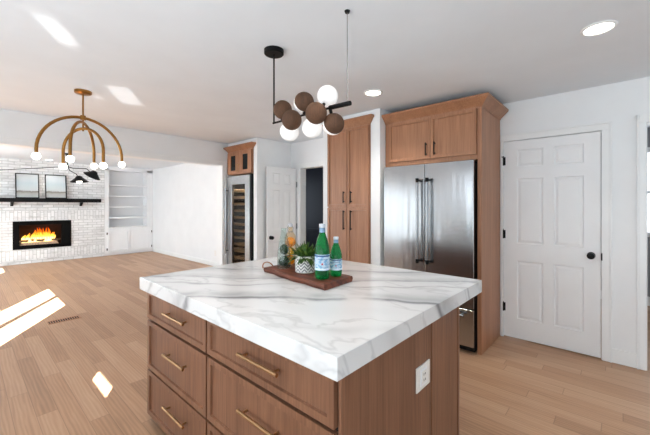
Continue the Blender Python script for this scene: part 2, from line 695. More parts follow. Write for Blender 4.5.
# boards added outside the two wide openings to keep the sun out
structure('sun_board_1', MB().box(LW - 0.04, LW - 0.022, 3.70, 4.95, 0.35, 2.15), 'shelf_paint')
structure('sun_board_2', MB().box(LW - 0.04, LW - 0.022, 6.85, 9.45, 0.25, 2.15), 'shelf_paint')

# wall behind the camera
structure('wall_rear', MB().box(-1.75, 6.4, -3.42, -3.3, 0, CEIL), 'wall_paint')

# wall of the white door, opening to the hall beside it
b = MB()
x0, x1 = WX, WX + 0.12
b.box(x0, x1, 0.915, 3.33, 0, CEIL)
b.box(x0, x1, 0.13, 0.915, 2.035, CEIL)
b.box(x0, x1, -0.156, 0.13, 0, CEIL)
b.box(x0, x1, -1.05, -0.156, 2.06, CEIL)
b.box(x0, x1, -3.3, -1.05, 0, CEIL)
b.box(x0, x1, 3.33, 4.00, 2.0, CEIL)       # over the dark doorway
b.box(x0, x1, 4.00, 10.9, 0, CEIL)
structure('wall_right', b, 'wall_paint')

# hall seen through the opening on the right
b = MB()
b.box(6.28, 6.4, -3.3, -1.25, 0, CEIL).box(6.28, 6.4, -0.2, 1.2, 0, CEIL).box(6.28, 6.4, -1.25, -0.2, 0, 1.0).box(6.28, 6.4, -1.25, -0.2, 2.1, CEIL)
b.box(3.93, 6.28, 0.6, 0.72, 0, CEIL)
structure('wall_hall', b, 'grey_paint')

# dark room behind the doorway
b = MB()
b.box(5.2, 5.3, 2.2, 6.2, 0, CEIL).box(3.932, 5.2, 2.2, 2.3, 0, CEIL).box(3.932, 5.2, 6.1, 6.2, 0, CEIL)
b.box(3.932, 3.94, 2.3, 3.33, 0, CEIL).box(3.932, 3.94, 4.0, 6.1, 0, CEIL).box(3.932, 3.94, 3.33, 4.0, 2.0, CEIL)
b.box(3.94, 5.2, 2.3, 6.1, CEIL - 0.02, CEIL - 0.004)
structure('wall_study', b, 'navy_paint')
structure('trim_3', MB().box(5.165, 5.199, 2.3, 6.1, 0.80, 0.86, 0.008).box(5.18, 5.199, 2.3, 6.1, 0.0, 0.14, 0.006), 'navy_paint')

# piers and headers that frame the tall cabinets
b = MB()
b.box(3.07, WX, 1.962, 2.083, 0, CEIL)
b.box(3.07, WX, 2.718, 2.805, 0, CEIL)
b.box(3.07, WX, 2.083, 2.718, 2.36, CEIL)
structure('wall_pantry', b, 'wall_paint')
b = MB()
b.box(3.10, WX, 4.235, 4.325, 0, CEIL)
b.box(3.10, WX, 5.055, 5.08, 0, CEIL)
b.box(3.10, WX, 4.325, 5.055, 2.335, CEIL)
structure('wall_cooler', b, 'wall_paint')
# wall with the wide opening to the living room
b = MB()
b.box(LW, 2.995, 5.08, 5.24, 2.06, CEIL)
b.box(2.995, WX, 5.08, 5.24, 0, CEIL)
structure('wall_divider', b, 'wall_paint')

# fireplace wall
b = MB((0.0, 10.35, 0.0))
FX0, FX1, FZ0, FZ1 = 0.775, 1.855, 0.34, 1.0
by0, by1 = 10.35, 10.9
b.box(LW, FX0, by0, by1, 0, CEIL)
b.box(FX1, 2.575, by0, by1, 0, CEIL)
b.box(FX0, FX1, by0, by1, 0, FZ0)
b.box(FX0, FX1, by0, by1, FZ1, CEIL)
b.box(FX0, FX1, 10.80, by1, FZ0, FZ1)
structure('wall_fireplace', b, 'white_brick')
b = MB((0.0, 10.35, 0.0))
b.box(LW, 2.575, 10.338, 10.349, 1.02, 1.24)
b.box(LW, 2.575, 10.338, 10.349, 0.10, 0.32)
structure('trim_4', b, 'white_brick_soldier')
structure('wall_back', MB().box(2.576, WX - 0.001, 10.72, 10.9, 0, CEIL), 'wall_paint')

# baseboards and casings
def casing(name, y0, y1, zt, x, w=0.068, t=0.018, sides='both', to=0.0):
    """flat casing round an opening in a wall facing -X"""
    b = MB()
    if sides in ('both', 'low'):
        b.box(x - t, x - 0.001, y0 - w, y0, to, zt + w, 0.004)
        b.box(x - t - 0.007, x - 0.001, y0 - w, y0 - w + 0.014, to, zt + w, 0.003)
    if sides in ('both', 'high'):
        b.box(x - t, x - 0.001, y1, y1 + w, to, zt + w, 0.004)
    b.box(x - t, x - 0.001, y0, y1, zt, zt + w, 0.004)
    b.box(x - t - 0.007, x - 0.001, y0 - w, y1 + w, zt + w - 0.014, zt + w + 0.002, 0.003)
    return structure(name, b, 'trim_paint')


b = MB()
t = 0.018
b.box(WX - t, WX - 0.001, 0.060, 0.128, 0, 2.035, 0.004).box(WX - t - 0.008, WX - 0.001, 0.058, 0.074, 0, 2.10, 0.004)
b.box(WX - t, WX - 0.001, 0.912, 0.940, 0, 2.035, 0.004)
b.box(WX - t, WX - 0.001, 0.060, 0.940, 2.035, 2.10, 0.004).box(WX - t - 0.008, WX - 0.001, 0.058, 0.940, 2.088, 2.104, 0.004)
structure('trim_5', b, 'trim_paint')
b = MB()
b.box(WX - t, WX - 0.001, -0.158, -0.100, 0, 2.06, 0.004).box(WX - t - 0.008, WX - 0.001, -0.114, -0.098, 0, 2.13, 0.004)
b.box(WX - t, WX - 0.001, -1.12, -0.098, 2.06, 2.13, 0.004).box(WX - t, WX - 0.001, -1.12, -1.05, 0, 2.06, 0.004)
b.box(WX - 0.004, WX + 0.13, -0.162, -0.157, 0, 2.06).box(WX - 0.01, WX + 0.13, -1.05, -0.163, 2.052, 2.06)
structure('trim_6', b, 'trim_paint')
# doorway casing in the nook
b = MB()
b.box(WX - t, WX - 0.001, 4.003, 4.07, 0, 2.0, 0.004).box(WX - t, WX - 0.001, 3.26, 3.328, 0, 2.0, 0.004).box(WX - t, WX - 0.001, 3.26, 4.07, 2.0, 2.075, 0.004)
b.box(WX - 0.01, WX + 0.12, 3.99, 4.003, 0, 2.0).box(WX - 0.01, WX + 0.12, 3.328, 3.34, 0, 2.0).box(WX - 0.01, WX + 0.12, 3.34, 3.99, 1.988, 2.0)
structure('trim_7', b, 'trim_paint')
# casing round the living room opening
b = MB()
b.box(2.995, 3.06, 5.062, 5.079, 0, 2.06, 0.004).box(3.046, 3.062, 5.054, 5.079, 0, 2.128, 0.003)
b.box(LW, 3.06, 5.062, 5.079, 2.06, 2.125, 0.004).box(LW, 3.062, 5.052, 5.079, 2.112, 2.128, 0.003)
b.box(2.985, 2.994, 5.064, 5.25, 0, 2.052)
b.box(LW, 2.994, 5.064, 5.25, 2.052, 2.059)
structure('trim_8', b, 'trim_paint')


def baseboard(name, pts, hgt=0.125, t=0.014):
    b = MB()
    for (xa, ya, xb, yb) in pts:
        b.box(xa, xb, ya, yb, 0, hgt, 0.004)
    return structure(name, b, 'trim_paint')


baseboard('baseboard_right', [(WX - 0.014, -0.098, WX - 0.001, 0.058)])
baseboard('baseboard_living', [(WX - 0.014, 5.25, WX - 0.001, 10.34)], 0.10)
baseboard('baseboard_nook', [(WX - 0.014, 4.07, WX - 0.001, 4.22), (3.10, 4.221, WX - 0.016, 4.234)])
baseboard('baseboard_hall', [(6.266, -3.3, 6.279, 0.6)])
b = MB()
b.box(6.262, 6.279, -1.31, -1.25, 0.94, 2.16, 0.003).box(6.262, 6.279, -0.2, -0.14, 0.94, 2.16, 0.003).box(6.262, 6.279, -1.25, -0.2, 2.1, 2.16, 0.003).box(6.25, 6.279, -1.25, -0.2, 0.94, 1.0, 0.003)
b.box(6.31, 6.34, -1.25, -0.2, 1.53, 1.57)
structure('window_1', b, 'trim_paint')

# patio door frame that splits the sunlight
b = MB()
b.box(LW - 0.02, LW, 1.915, 2.035, 1.42, T2)
structure('window_2', b, 'trim_paint')

SIX_STEPS = ((0.006, -0.008), (0.016, -0.008), (0.034, -0.002))


def six_panels(W, H, st=0.115, mid=0.10, rows=((0.2, 0.79), (0.97, 1.63), (1.75, 1.925))):
    c = W / 2
    r = []
    for z0, z1 in rows:
        r.append((st, c - mid / 2, z0, z1))
        r.append((c + mid / 2, W - st, z0, z1))
    return r


# the closed white door (facing -X): u runs along +Y
DOOR_Y0, DOOR_Y1 = 0.134, 0.909
W = DOOR_Y1 - DOOR_Y0
mpd = lambda u, w, t: (WX + 0.035 - t, DOOR_Y0 + u, 0.012 + w)
door = MB().board(mpd, W, 2.016, 0.04, six_panels(W, 2.016, 0.118, 0.088), SIX_STEPS).build('door_1', 'door_paint', kind='structure')


def hinge(parent, x, y, z, dy=-1):
    b = MB()
    b.tube([(x - 0.006, y, z - 0.045), (x - 0.006, y, z + 0.045)], 0.007, 8)
    b.box(x - 0.002, x + 0.002, y - 0.018, y + 0.018, z - 0.042, z + 0.042)
    b.tube([(x - 0.006, y, z + 0.045), (x - 0.006, y, z + 0.055)], 0.004, 8)
    return b.build('hinge', 'black_metal', parent, True)


def knob(parent, x, y, z, axis, plate='rosette'):
    ax = Vector(axis)
    q = Vector((0, 0, 1)).rotation_difference(ax)
    mp = lambda a, c, d: tuple(q @ Vector((a, c, d)))
    b = MB()
    b.lathe((x, y, z), [(0, 0), (0.031, 0), (0.031, 0.006), (0.012, 0.01), (0.011, 0.032), (0.027, 0.04), (0.03, 0.05), (0.027, 0.062), (0.016, 0.068), (0, 0.069)], 24, mp)
    return b.build('door_knob', 'black_metal', parent, True)


for z in (1.83, 1.07, 0.315):
    hinge(door, WX - 0.008, DOOR_Y1 + 0.004, z)
MB().box(WX - 0.055, WX - 0.02, DOOR_Y1 - 0.008, DOOR_Y1 + 0.012, 1.868, 1.876).build('hinge_stop', 'black_metal', door)
knob(door, WX - 0.004, DOOR_Y0 + 0.066, 0.918, (-1, 0, 0))
MB().box(WX - 0.022, WX - 0.002, DOOR_Y0 - 0.012, DOOR_Y0 - 0.002, 0.882, 0.946).build('latch_plate', 'black_metal', door)

# the open white door in the nook, leaf seen almost flat
h0 = Vector((3.775, 4.075, 0))
ldir = Vector((3.235 - 3.775, 4.15 - 4.075, 0)).normalized()
ln = Vector((ldir.y, -ldir.x, 0))
if ln.y > 0:
    ln = -ln
LWD = 0.545
mpl = lambda u, w, t: tuple(h0 + ldir * u + ln * (t - 0.035) + Vector((0, 0, 0.012 + w)))
door2 = MB().board(mpl, LWD, 1.975, 0.035, six_panels(LWD, 1.975, 0.095, 0.07, ((0.2, 0.77), (0.95, 1.60), (1.70, 1.88))), SIX_STEPS, True).build('door_2', 'door_paint', kind='structure')
kp = h0 + ldir * (LWD - 0.06) + Vector((0, 0, 0.855))
knob(door2, kp.x, kp.y, kp.z, tuple(ln))
for z in (1.72, 1.02, 0.3):
    MB().tube([(3.782, 4.066, z - 0.045), (3.782, 4.066, z + 0.045)], 0.008, 8).box(3.776, 3.79, 4.055, 4.066, z - 0.045, z + 0.045).build('hinge', 'steel_handle', door2, True)


# ------------------------------------------------------------------ cabinets facing -X
def faceX(x, y0, z0, thick):
    """front board mapping: u runs from y0 along +Y, t towards -X, back of the board at x"""
    return lambda u, w, t: (x - t, y0 + u, z0 + w)


def shaker(parent, x, y0, y1, z0, z1, mat, T=0.02, fr=0.030, name='door', dep=-0.012):
    W, H = y1 - y0, z1 - z0
    return MB(O(parent)).board(faceX(x, y0, z0, T), W, H, T, [(fr, W - fr, fr, H - fr)], ((0.0025, dep),)).build(name, mat, parent)


def bar_pull_v(parent, x, y, z0, z1, mat='black_metal', w=0.010, out=0.032):
    b = MB(O(parent))
    b.box(x - out, x - out + w, y - w / 2, y + w / 2, z0, z1, 0.0015)
    for z in (z0 + 0.015, z1 - 0.015):
        b.box(x - out + w, x, y - w / 2, y + w / 2, z - w / 2, z + w / 2)
    return b.build('handle', mat, parent)


def crown_prof(z0, z1, out, back=0.0):
    return [(-back, z0), (0.006, z0), (0.010, z0 + 0.012), (0.016, z0 + 0.02), (out - 0.012, z1 - 0.03), (out - 0.004, z1 - 0.022), (out, z1 - 0.018), (out, z1), (-back, z1)]


# fridge surround
FXF = 3.18
cab = thing('refrigerator_cabinet', (3.48, 1.45, 0.0), 'oak surround with two upper doors and crown, standing over the steel refrigerator', 'cabinet')
o = O(cab)
MB(o).box(FXF, 3.795, 0.945, 0.982, 0, 2.36, 0.002).build('side_panel', 'cabinet_oak', cab)
MB(o).box(FXF + 0.02, 3.795, 1.934, 1.958, 0, 2.36, 0.002).build('side_panel', 'cabinet_oak', cab)
b = MB(o)
b.box(FXF + 0.02, 3.795, 0.983, 1.933, 1.835, 1.853).box(FXF + 0.02, 3.795, 0.983, 1.933, 2.30, 2.318).box(3.775, 3.795, 0.983, 1.933, 1.853, 2.30)
b.build('carcass', 'cabinet_oak', cab)
b = MB(o)
b.box(FXF, FXF + 0.019, 0.983, 1.958, 1.795, 1.840).box(FXF, FXF + 0.019, 0.983, 1.958, 2.262, 2.355).box(FXF, FXF + 0.019, 1.905, 1.958, 1.84, 2.262).box(FXF, FXF + 0.019, 0.983, 0.99, 1.84, 2.262)
b.build('face_frame', 'cabinet_oak', cab)
for y0, y1, hy in ((0.988, 1.424, 1.381), (1.429, 1.905, 1.470)):
    d = shaker(cab, FXF, y0, y1, 1.842, 2.262, 'cabinet_oak')
    bar_pull_v(d, FXF - 0.013, hy, 1.875, 2.005)
MB(o).crown([((FXF, 1.958), (-1, 0)), ((FXF, 0.945), (-1, -1)), ((3.795, 0.945), (0, -1))], crown_prof(2.265, 2.365, 0.08)).build('crown_moulding', 'cabinet_oak', cab)

# refrigerator
fr = thing('refrigerator', (3.45, 1.46, 0.0), 'stainless steel french door refrigerator with bottom freezer drawer and two long bar handles', 'refrigerator')
o = O(fr)
FF = 3.10
MB(o).box(FF + 0.024, 3.74, 0.993, 1.927, 0.04, 1.778, 0.003).build('body', 'black_satin', fr)
MB(o).box(FF + 0.10, 3.70, 1.01, 1.91, 0.0, 0.038).build('toe_grille', 'black_satin', fr)


def steel_door(name, y0, y1, z0, z1):
    b = MB(o)
    b.box(FF, FF + 0.022, y0, y1, z0, z1, 0.006, seg=3)
    return b.build(name, 'brushed_steel', fr)


dr = steel_door('door', 0.990, 1.4565, 0.425, 1.786)
dl = steel_door('door', 1.4615, 1.930, 0.425, 1.786)
fz = steel_door('freezer_drawer', 0.990, 1.930, 0.075, 0.415)
for d, y in ((dr, 1.408), (dl, 1.512)):
    b = MB(o)
    b.tube([(FF - 0.055, y, 0.80), (FF - 0.055, y, 1.635)], 0.0135, 14)
    b.build('handle', 'steel_handle', d, True)
    for z in (0.815, 1.62):
        MB(o).tube([(FF - 0.055, y, z - 0.02), (FF - 0.055, y, z + 0.02)], 0.016, 14).tube([(FF + 0.001, y, z), (FF - 0.05, y, z)], 0.011, 10).build('handle_mount', 'black_satin', d, True)
b = MB(o)
b.tube([(FF - 0.055, 1.06, 0.365), (FF - 0.055, 1.86, 0.365)], 0.0115, 14).tube([(FF, 1.09, 0.365), (FF - 0.05, 1.09, 0.365)], 0.010, 10).tube([(FF, 1.83, 0.365), (FF - 0.05, 1.83, 0.365)], 0.010, 10)
b.build('handle', 'steel_handle', fz, True)

# pantry
pn = thing('pantry_cabinet', (3.42, 2.40, 0.0), 'tall oak pantry with four doors recessed in the white pier left of the refrigerator', 'cabinet')
o = O(pn)
PF = 3.062
MB(o).box(PF + 0.002, 3.795, 2.088, 2.713, 0.09, 2.325).build('body', 'cabinet_oak', pn)
MB(o).box(PF + 0.06, 3.79, 2.09, 2.711, 0.0, 0.089).build('toe_kick', 'black_satin', pn)
for y0, y1, hy in ((2.094, 2.3965, 2.335), (2.4055, 2.708, 2.442)):
    d = shaker(pn, PF, y0, y1, 1.352, 2.272, 'cabinet_oak')
    bar_pull_v(d, PF - 0.013, hy, 1.40, 1.535)
    d = shaker(pn, PF, y0, y1, 0.10, 1.341, 'cabinet_oak')
    bar_pull_v(d, PF - 0.013, hy, 1.08, 1.310)
MB(o).crown([((PF + 0.006, 2.713), (0, 1)), ((PF, 2.713), (-1, 1)), ((PF, 2.088), (-1, -1)), ((PF + 0.006, 2.088), (0, -1))], crown_prof(2.28, 2.375, 0.055)).build('crown_moulding', 'cabinet_oak', pn)

# small glass door cabinet over the wine cooler
wc = thing('wall_cabinet', (3.45, 4.69, 1.885), 'small oak upper cabinet with two dark glass doors above the wine cooler', 'cabinet')
o = O(wc)
CF = 3.085
MB(o).box(CF + 0.003, 3.795, 4.33, 5.05, 1.888, 2.325).build('body', 'cabinet_oak', wc)
for y0, y1, hy in ((4.345, 4.690, 4.66), (4.695, 5.038, 4.728)):
    W, H = y1 - y0, 2.262 - 1.90
    b = MB(o)
    fw = 0.10
    z0, z1 = 1.90, 2.262
    b.box(CF - 0.018, CF + 0.002, y0, y0 + fw, z0, z1, 0.002).box(CF - 0.018, CF + 0.002, y1 - fw, y1, z0, z1, 0.002)
    b.box(CF - 0.018, CF + 0.002, y0 + fw, y1 - fw, z0, z0 + 0.055, 0.002).box(CF - 0.018, CF + 0.002, y0 + fw, y1 - fw, z1 - 0.055, z1, 0.002)
    d = b.build('door', 'cabinet_oak', wc)
    MB(o).box(CF - 0.008, CF - 0.002, y0 + fw - 0.004, y1 - fw + 0.004, z0 + 0.05, z1 - 0.05).build('glass_pane', 'dark_glass', d)
    bar_pull_v(d, CF - 0.018, hy, 1.92, 2.06, 'dull_brass')
MB(o).crown([((CF + 0.014, 5.05), (0, 0.3)), ((CF, 5.05), (-1, 0.3)), ((CF, 4.33), (-1, -1)), ((CF + 0.014, 4.33), (0, -1))], crown_prof(2.275, 2.36, 0.075)).build('crown_moulding', 'cabinet_oak', wc)

# wine cooler
wf = thing('wine_cooler', (3.45, 4.69, 0.0), 'tall built-in wine cooler with steel framed glass door and wooden racks', 'wine cooler')
o = O(wf)
b = MB(o)
b.box(3.085, 3.78, 4.345, 4.383, 0.09, 1.87).box(3.12, 3.78, 5.03, 5.045, 0.09, 1.87).box(3.12, 3.78, 4.36, 5.03, 0.09, 0.11).box(3.12, 3.78, 4.36, 5.03, 1.85, 1.87).box(3.76, 3.78, 4.36, 5.03, 0.11, 1.85)
b.build('body', 'black_satin', wf)
MB(o).box(3.16, 3.76, 4.36, 5.03, 0.0, 0.088).build('toe_grille', 'black_satin', wf)
b = MB(o)
DX0, DX1 = 3.062, 3.112
b.box(DX0, DX1, 4.385, 4.51, 0.10, 1.862, 0.004).box(DX0, DX1, 4.90, 5.04, 0.10, 1.862, 0.004)
b.box(DX0, DX1, 4.51, 4.90, 0.10, 0.18, 0.004).box(DX0, DX1, 4.51, 4.90, 1.72, 1.862, 0.004)
wd = b.build('door', 'satin_steel', wf)
MB(o).box(DX0 + 0.02, DX0 + 0.028, 4.505, 4.905, 0.175, 1.725).build('glass_pane', 'smoked_glass', wd)
b = MB(o)
b.tube([(DX0 - 0.05, 5.0, 0.55), (DX0 - 0.05, 5.0, 1.66)], 0.011, 12).tube([(DX0 + 0.001, 5.0, 1.62), (DX0 - 0.05, 5.0, 1.62)], 0.010, 10).tube([(DX0 + 0.001, 5.0, 0.6), (DX0 - 0.05, 5.0, 0.6)], 0.010, 10)
b.build('handle', 'steel_handle', wd, True)
for k in range(13):
    z = 0.24 + 0.113 * k
    b = MB(o)
    b.box(3.125, 3.145, 4.386, 5.025, z, z + 0.042, 0.004)
    for j in range(5):
        yy = 4.41 + j * 0.145
        b.box(3.15, 3.74, yy, yy + 0.02, z + 0.004, z + 0.02)
    b.build('rack', 'rack_wood', wf)

il = bpy.data.lights.new('cooler_led', 'AREA')
il.shape = 'RECTANGLE'
il.size, il.size_y, il.energy, il.color = 0.5, 0.04, 15.0, (1.0, 0.9, 0.76)
ilo = bpy.data.objects.new('cooler_led', il)
COL.objects.link(ilo)
ilo.location = (3.14, 4.70, 1.84)
ilo.rotation_euler = Vector((0.35, 0, -1)).to_track_quat('-Z', 'Y').to_euler()
# ------------------------------------------------------------------ island
isl = thing('kitchen_island', (1.31, 1.45, 0.0), 'walnut kitchen island with six brass handled drawers under the marble top', 'island')
o = O(isl)
IX0, IX1, IY0, IY1 = 0.812, 1.825, 0.672, 2.238
MB(o).box(IX0, IX1 - 0.002, IY0, IY1, 0.045, 0.840, 0.001).build('carcass', 'gap_shade', isl)  # dark colour puts the shade into the gaps between drawers
MB(o).box(IX0 + 0.06, IX1 - 0.06, IY0 + 0.06, IY1 - 0.06, 0.0, 0.044).build('toe_kick', 'black_satin', isl)
rows = ((0.657, 0.832), (0.342, 0.642), (0.052, 0.330))
for (y0, y1) in ((1.490, 2.234), (0.676, 1.476)):
    for (z0, z1) in rows:
        d = shaker(isl, IX0 - 0.001, y0, y1, z0, z1, 'island_walnut', 0.022, 0.028, 'drawer', -0.011)
        cy = (y0 + y1) / 2 - (0.045 if y0 > 1.4 else 0.018)
        cz = {0.657: 0.750, 0.342: 0.515, 0.052: 0.214}[z0]
        xs = IX0 - 0.001 - 0.022
        b = MB(o)
        b.tube([(xs - 0.021, cy - 0.128, cz), (xs - 0.021, cy + 0.128, cz)], 0.0078, 12)
        for yy in (cy - 0.10, cy + 0.10):
            b.tube([(xs - 0.021, yy, cz), (xs + 0.008, yy, cz)], 0.0055, 10)
        b.build('handle', 'dull_brass', d, True)
# the end facing the white door
b = MB(o)
b.box(IX0 + 0.022, 1.478, IY0 - 0.010, IY0 - 0.001, 0.045, 0.838, 0.001)
b.box(IX0 - 0.006, IX0 + 0.018, IY0 - 0.014, IY0 - 0.001, 0.045, 0.838, 0.002)
b.build('end_panel', 'island_walnut', isl)
b = MB(o)
b.box(1.488, IX1 - 0.018, IY0 - 0.010, IY0 - 0.001, 0.045, 0.838, 0.001).box(IX1 - 0.016, IX1, IY0 - 0.016, IY0 - 0.001, 0.045, 0.838, 0.002)
b.box(1.4795, 1.4865, IY0 - 0.014, IY0 - 0.001, 0.045, 0.838, 0.002)
b.build('end_panel', 'island_walnut', isl)
MB(o).box(IX1 - 0.001, IX1 + 0.012, IY0, IY1, 0.045, 0.838, 0.001).build('back_panel', 'island_walnut', isl)
MB(o).box(IX0, IX1, IY1 + 0.001, IY1 + 0.010, 0.045, 0.838, 0.001).build('end_panel', 'island_walnut', isl)
# outlet in the end panel
oy = IY0 - 0.011
pl = MB(o).box(1.318, 1.448, oy - 0.006, oy, 0.553, 0.660, 0.002).build('outlet_plate', 'plastic_white', isl)
b = MB(o)
b.box(1.350, 1.416, oy - 0.009, oy - 0.0055, 0.570, 0.643, 0.001)
b.build('outlet_frame', 'shelf_paint', pl)
MB(o).box(1.361, 1.405, oy - 0.011, oy - 0.0085, 0.580, 0.633, 0.001).build('socket_face', 'plastic_white', pl)
b = MB(o)
for z in (0.594, 0.619):
    b.box(1.374, 1.377, oy - 0.0117, oy - 0.0108, z - 0.005, z + 0.005).box(1.388, 1.391, oy - 0.0117, oy - 0.0108, z - 0.005, z + 0.005)
b.build('socket_slot', 'black_satin', pl)

# marble top
ct = MB((1.437, 1.4435, 0.8415))
ct.box(0.751, 2.123, 0.629, 2.258, 0.8415, 0.915, 0.0025)
ct = ct.build('countertop', 'veined_marble')
tag(ct, 'thick white marble slab with grey veins lying on the walnut island', 'countertop')

# ------------------------------------------------------------------ things on the island
TOP = 0.9155
bd = thing('serving_board', (1.43, 1.48, TOP), 'dark live edge wooden serving board with a wire loop handle on the marble top', 'board')
o = O(bd)
ang = math.atan2(-0.085, 0.63)
ax = Vector((0.09, 0.63, 0)).normalized()      # long axis (away from the viewer)
ay = Vector((0.995, 0.085, 0))                   # to the right, the ends sawn askew
P0 = Vector((1.285, 1.168, 0))
BL, BW, BT = 0.64, 0.275, 0.032
b = MB(o)
N = 22
outline = []
for i in range(N + 1):
    s = i / N
    w = 0.006 * math.sin(9 * s) + 0.004 * math.sin(23 * s + 1)
    outline.append((s * BL, w))
for i in range(N + 1):
    s = 1 - i / N
    w = 0.007 * math.sin(7 * s + 2) + 0.004 * math.sin(19 * s)
    outline.append((s * BL, BW + w))
low = [b.v(P0 + ax * u + ay * (w + (0.006 if i <= N else -0.006)) + Vector((0, 0, TOP))) for i, (u, w) in enumerate(outline)]
mid = [b.v(P0 + ax * u + ay * (w - (0.004 if i <= N else -0.004)) + Vector((0, 0, TOP + BT * 0.55))) for i, (u, w) in enumerate(outline)]
top = [b.v(P0 + ax * u + ay * (w + (0.002 if i <= N else -0.002)) + Vector((0, 0, TOP + BT))) for i, (u, w) in enumerate(outline)]
n = len(outline)
b.bm.faces.new(low[::-1])
b.bm.faces.new(top)
for a, c in ((low, mid), (mid, top)):
    for k in range(n):
        b.bm.faces.new((a[k], a[(k + 1) % n], c[(k + 1) % n], c[k]))
b.build('plank', 'board_walnut', bd)
hc = P0 + ax * (BL - 0.02) + ay * 0.035 + Vector((0, 0, TOP + BT))
pts = []
for i in range(13):
    a = math.pi * i / 12
    pts.append(hc + ax * (0.015 + 0.03 * math.sin(a)) + ay * (0.045 * math.cos(a)) + Vector((0, 0, -0.002 + 0.03 * math.sin(a))))
MB(o).tube(pts, 0.004, 8).build('loop_handle', 'rope', bd, True)
BTOP = TOP + BT + 0.0004


def wrap_text(parent, txt, size, r, c, z, a0, mat, name):
    """raised lettering bent round a bottle, centred on the angle a0"""
    cu = bpy.data.curves.new(name, 'FONT')
    cu.body = txt
    cu.size = size
    cu.align_x = 'CENTER'
    cu.resolution_u = 2
    ob = bpy.data.objects.new(name, cu)
    COL.objects.link(ob)
    dg = bpy.context.evaluated_depsgraph_get()
    me = bpy.data.meshes.new_from_object(ob.evaluated_get(dg))
    bpy.data.objects.remove(ob)
    po = Vector(O(parent))
    for v in me.vertices:
        a = a0 + v.co.x / r
        h = v.co.y
        v.co = Vector((c[0] + r * math.cos(a), c[1] + r * math.sin(a), z + h)) - po
    me.materials.clear()
    me.materials.append(M[mat])
    ob = bpy.data.objects.new(name, me)
    COL.objects.link(ob)
    ob.parent = parent
    ob.location = (0, 0, 0)
    ob['_o'] = tuple(po)
    return ob


def patch(parent, c, r, a0, a1, z0, z1, mat, name, seg=24):
    b = MB(O(parent))
    va, vb, vc, vd = [], [], [], []
    for i in range(seg + 1):
        a = a0 + (a1 - a0) * i / seg
        for lst, rr, z in ((va, r, z0), (vb, r, z1), (vc, r - 0.0008, z1), (vd, r - 0.0008, z0)):
            lst.append(b.v((c[0] + rr * math.cos(a), c[1] + rr * math.sin(a), z)))
    for i in range(seg):
        for A, B in ((va, vb), (vb, vc), (vc, vd), (vd, va)):
            b.bm.faces.new((A[i], A[i + 1], B[i + 1], B[i]))
    b.bm.faces.new((va[0], vb[0], vc[0], vd[0]))
    b.bm.faces.new((va[-1], vb[-1], vc[-1], vd[-1]))
    return b.build(name, mat, parent, True)


def water_bottle(cx, cy, R, Hh, label):
    t = thing('water_bottle', (cx, cy, BTOP), label, 'bottle', 'green water bottles on the serving board')
    c = (cx, cy, BTOP)
    k = Hh
    ph = random.random() * 6

    def lobes(a, z):
        return 1 - 0.05 * max(0, 1 - z / (0.12 * k)) * (0.5 + 0.5 * math.cos(6 * a + ph))
    prof = [(0, 0.004), (0.55 * R, 0.0), (0.86 * R, 0.004), (0.97 * R, 0.05 * k), (R, 0.12 * k), (0.985 * R, 0.16 * k), (0.985 * R, 0.46 * k), (R, 0.50 * k), (0.97 * R, 0.56 * k),
            (0.84 * R, 0.65 * k), (0.62 * R, 0.75 * k), (0.44 * R, 0.82 * k), (0.36 * R, 0.86 * k), (0.33 * R, 0.93 * k), (0.33 * R, 0.945 * k), (0, 0.945 * k)]
    MB(O(t)).lathe(c, prof, 36, None, lobes).build('bottle_body', 'green_glass', t, True)
    MB(O(t)).lathe(c, [(0, 0.93 * k), (0.40 * R, 0.93 * k), (0.42 * R, 0.935 * k), (0.42 * R, 0.99 * k), (0.38 * R, k), (0, k)], 24).build('cap', 'bottle_cap', t, True)
    MB(O(t)).lathe(c, [(0.405 * R, 0.845 * k), (0.42 * R, 0.845 * k), (0.385 * R, 0.925 * k), (0.37 * R, 0.925 * k), (0.405 * R, 0.845 * k)], 24).build('neck_label', 'label_neck', t, True)
    av = math.atan2(-cy, -cx)                  # towards the room's seating side
    z0, z1 = c[2] + 0.17 * k, c[2] + 0.455 * k
    lb = patch(t, c, R * 0.985 + 0.0012, av - 1.5, av + 1.5, z0, z1, 'bottle_label', 'front_label')
    rr = R * 0.985 + 0.0016
    patch(lb, c, rr, av - 1.5, av + 1.5, z1 - 0.012 * k / 0.3, z1 - 0.004 * k / 0.3, 'label_navy', 'label_band')
    patch(lb, c, rr, av - 1.5, av + 1.5, z0 + 0.003, z0 + 0.012, 'label_pale', 'label_band')
    wrap_text(lb, 'S.PELLEGRINO', 0.0105 * k / 0.3, rr + 0.0003, c, z0 + 0.66 * (z1 - z0), av, 'label_navy', 'lettering')
    # red star
    b = MB(O(lb))
    ring = []
    for i in range(10):
        q = math.pi / 2 + i * math.pi / 5
        rad = (0.0085 if i % 2 == 0 else 0.0036) * k / 0.3
        a = av + rad * math.cos(q) / rr
        ring.append((c[0] + (rr + 0.0004) * math.cos(a), c[1] + (rr + 0.0004) * math.sin(a), z0 + 0.42 * (z1 - z0) + rad * math.sin(q)))
    cc = b.v((c[0] + (rr + 0.0004) * math.cos(av), c[1] + (rr + 0.0004) * math.sin(av), z0 + 0.42 * (z1 - z0)))
    rv = [b.v(p) for p in ring]
    for i in range(10):
        b.bm.faces.new((cc, rv[i], rv[(i + 1) % 10]))
    b.build('star', 'label_red', lb)
    return t


water_bottle(1.388, 1.275, 0.043, 0.316, 'taller green glass water bottle with pale blue label and white cap on the board')
water_bottle(1.495, 1.262, 0.0360, 0.235, 'shorter green glass water bottle with pale blue label behind the taller one')

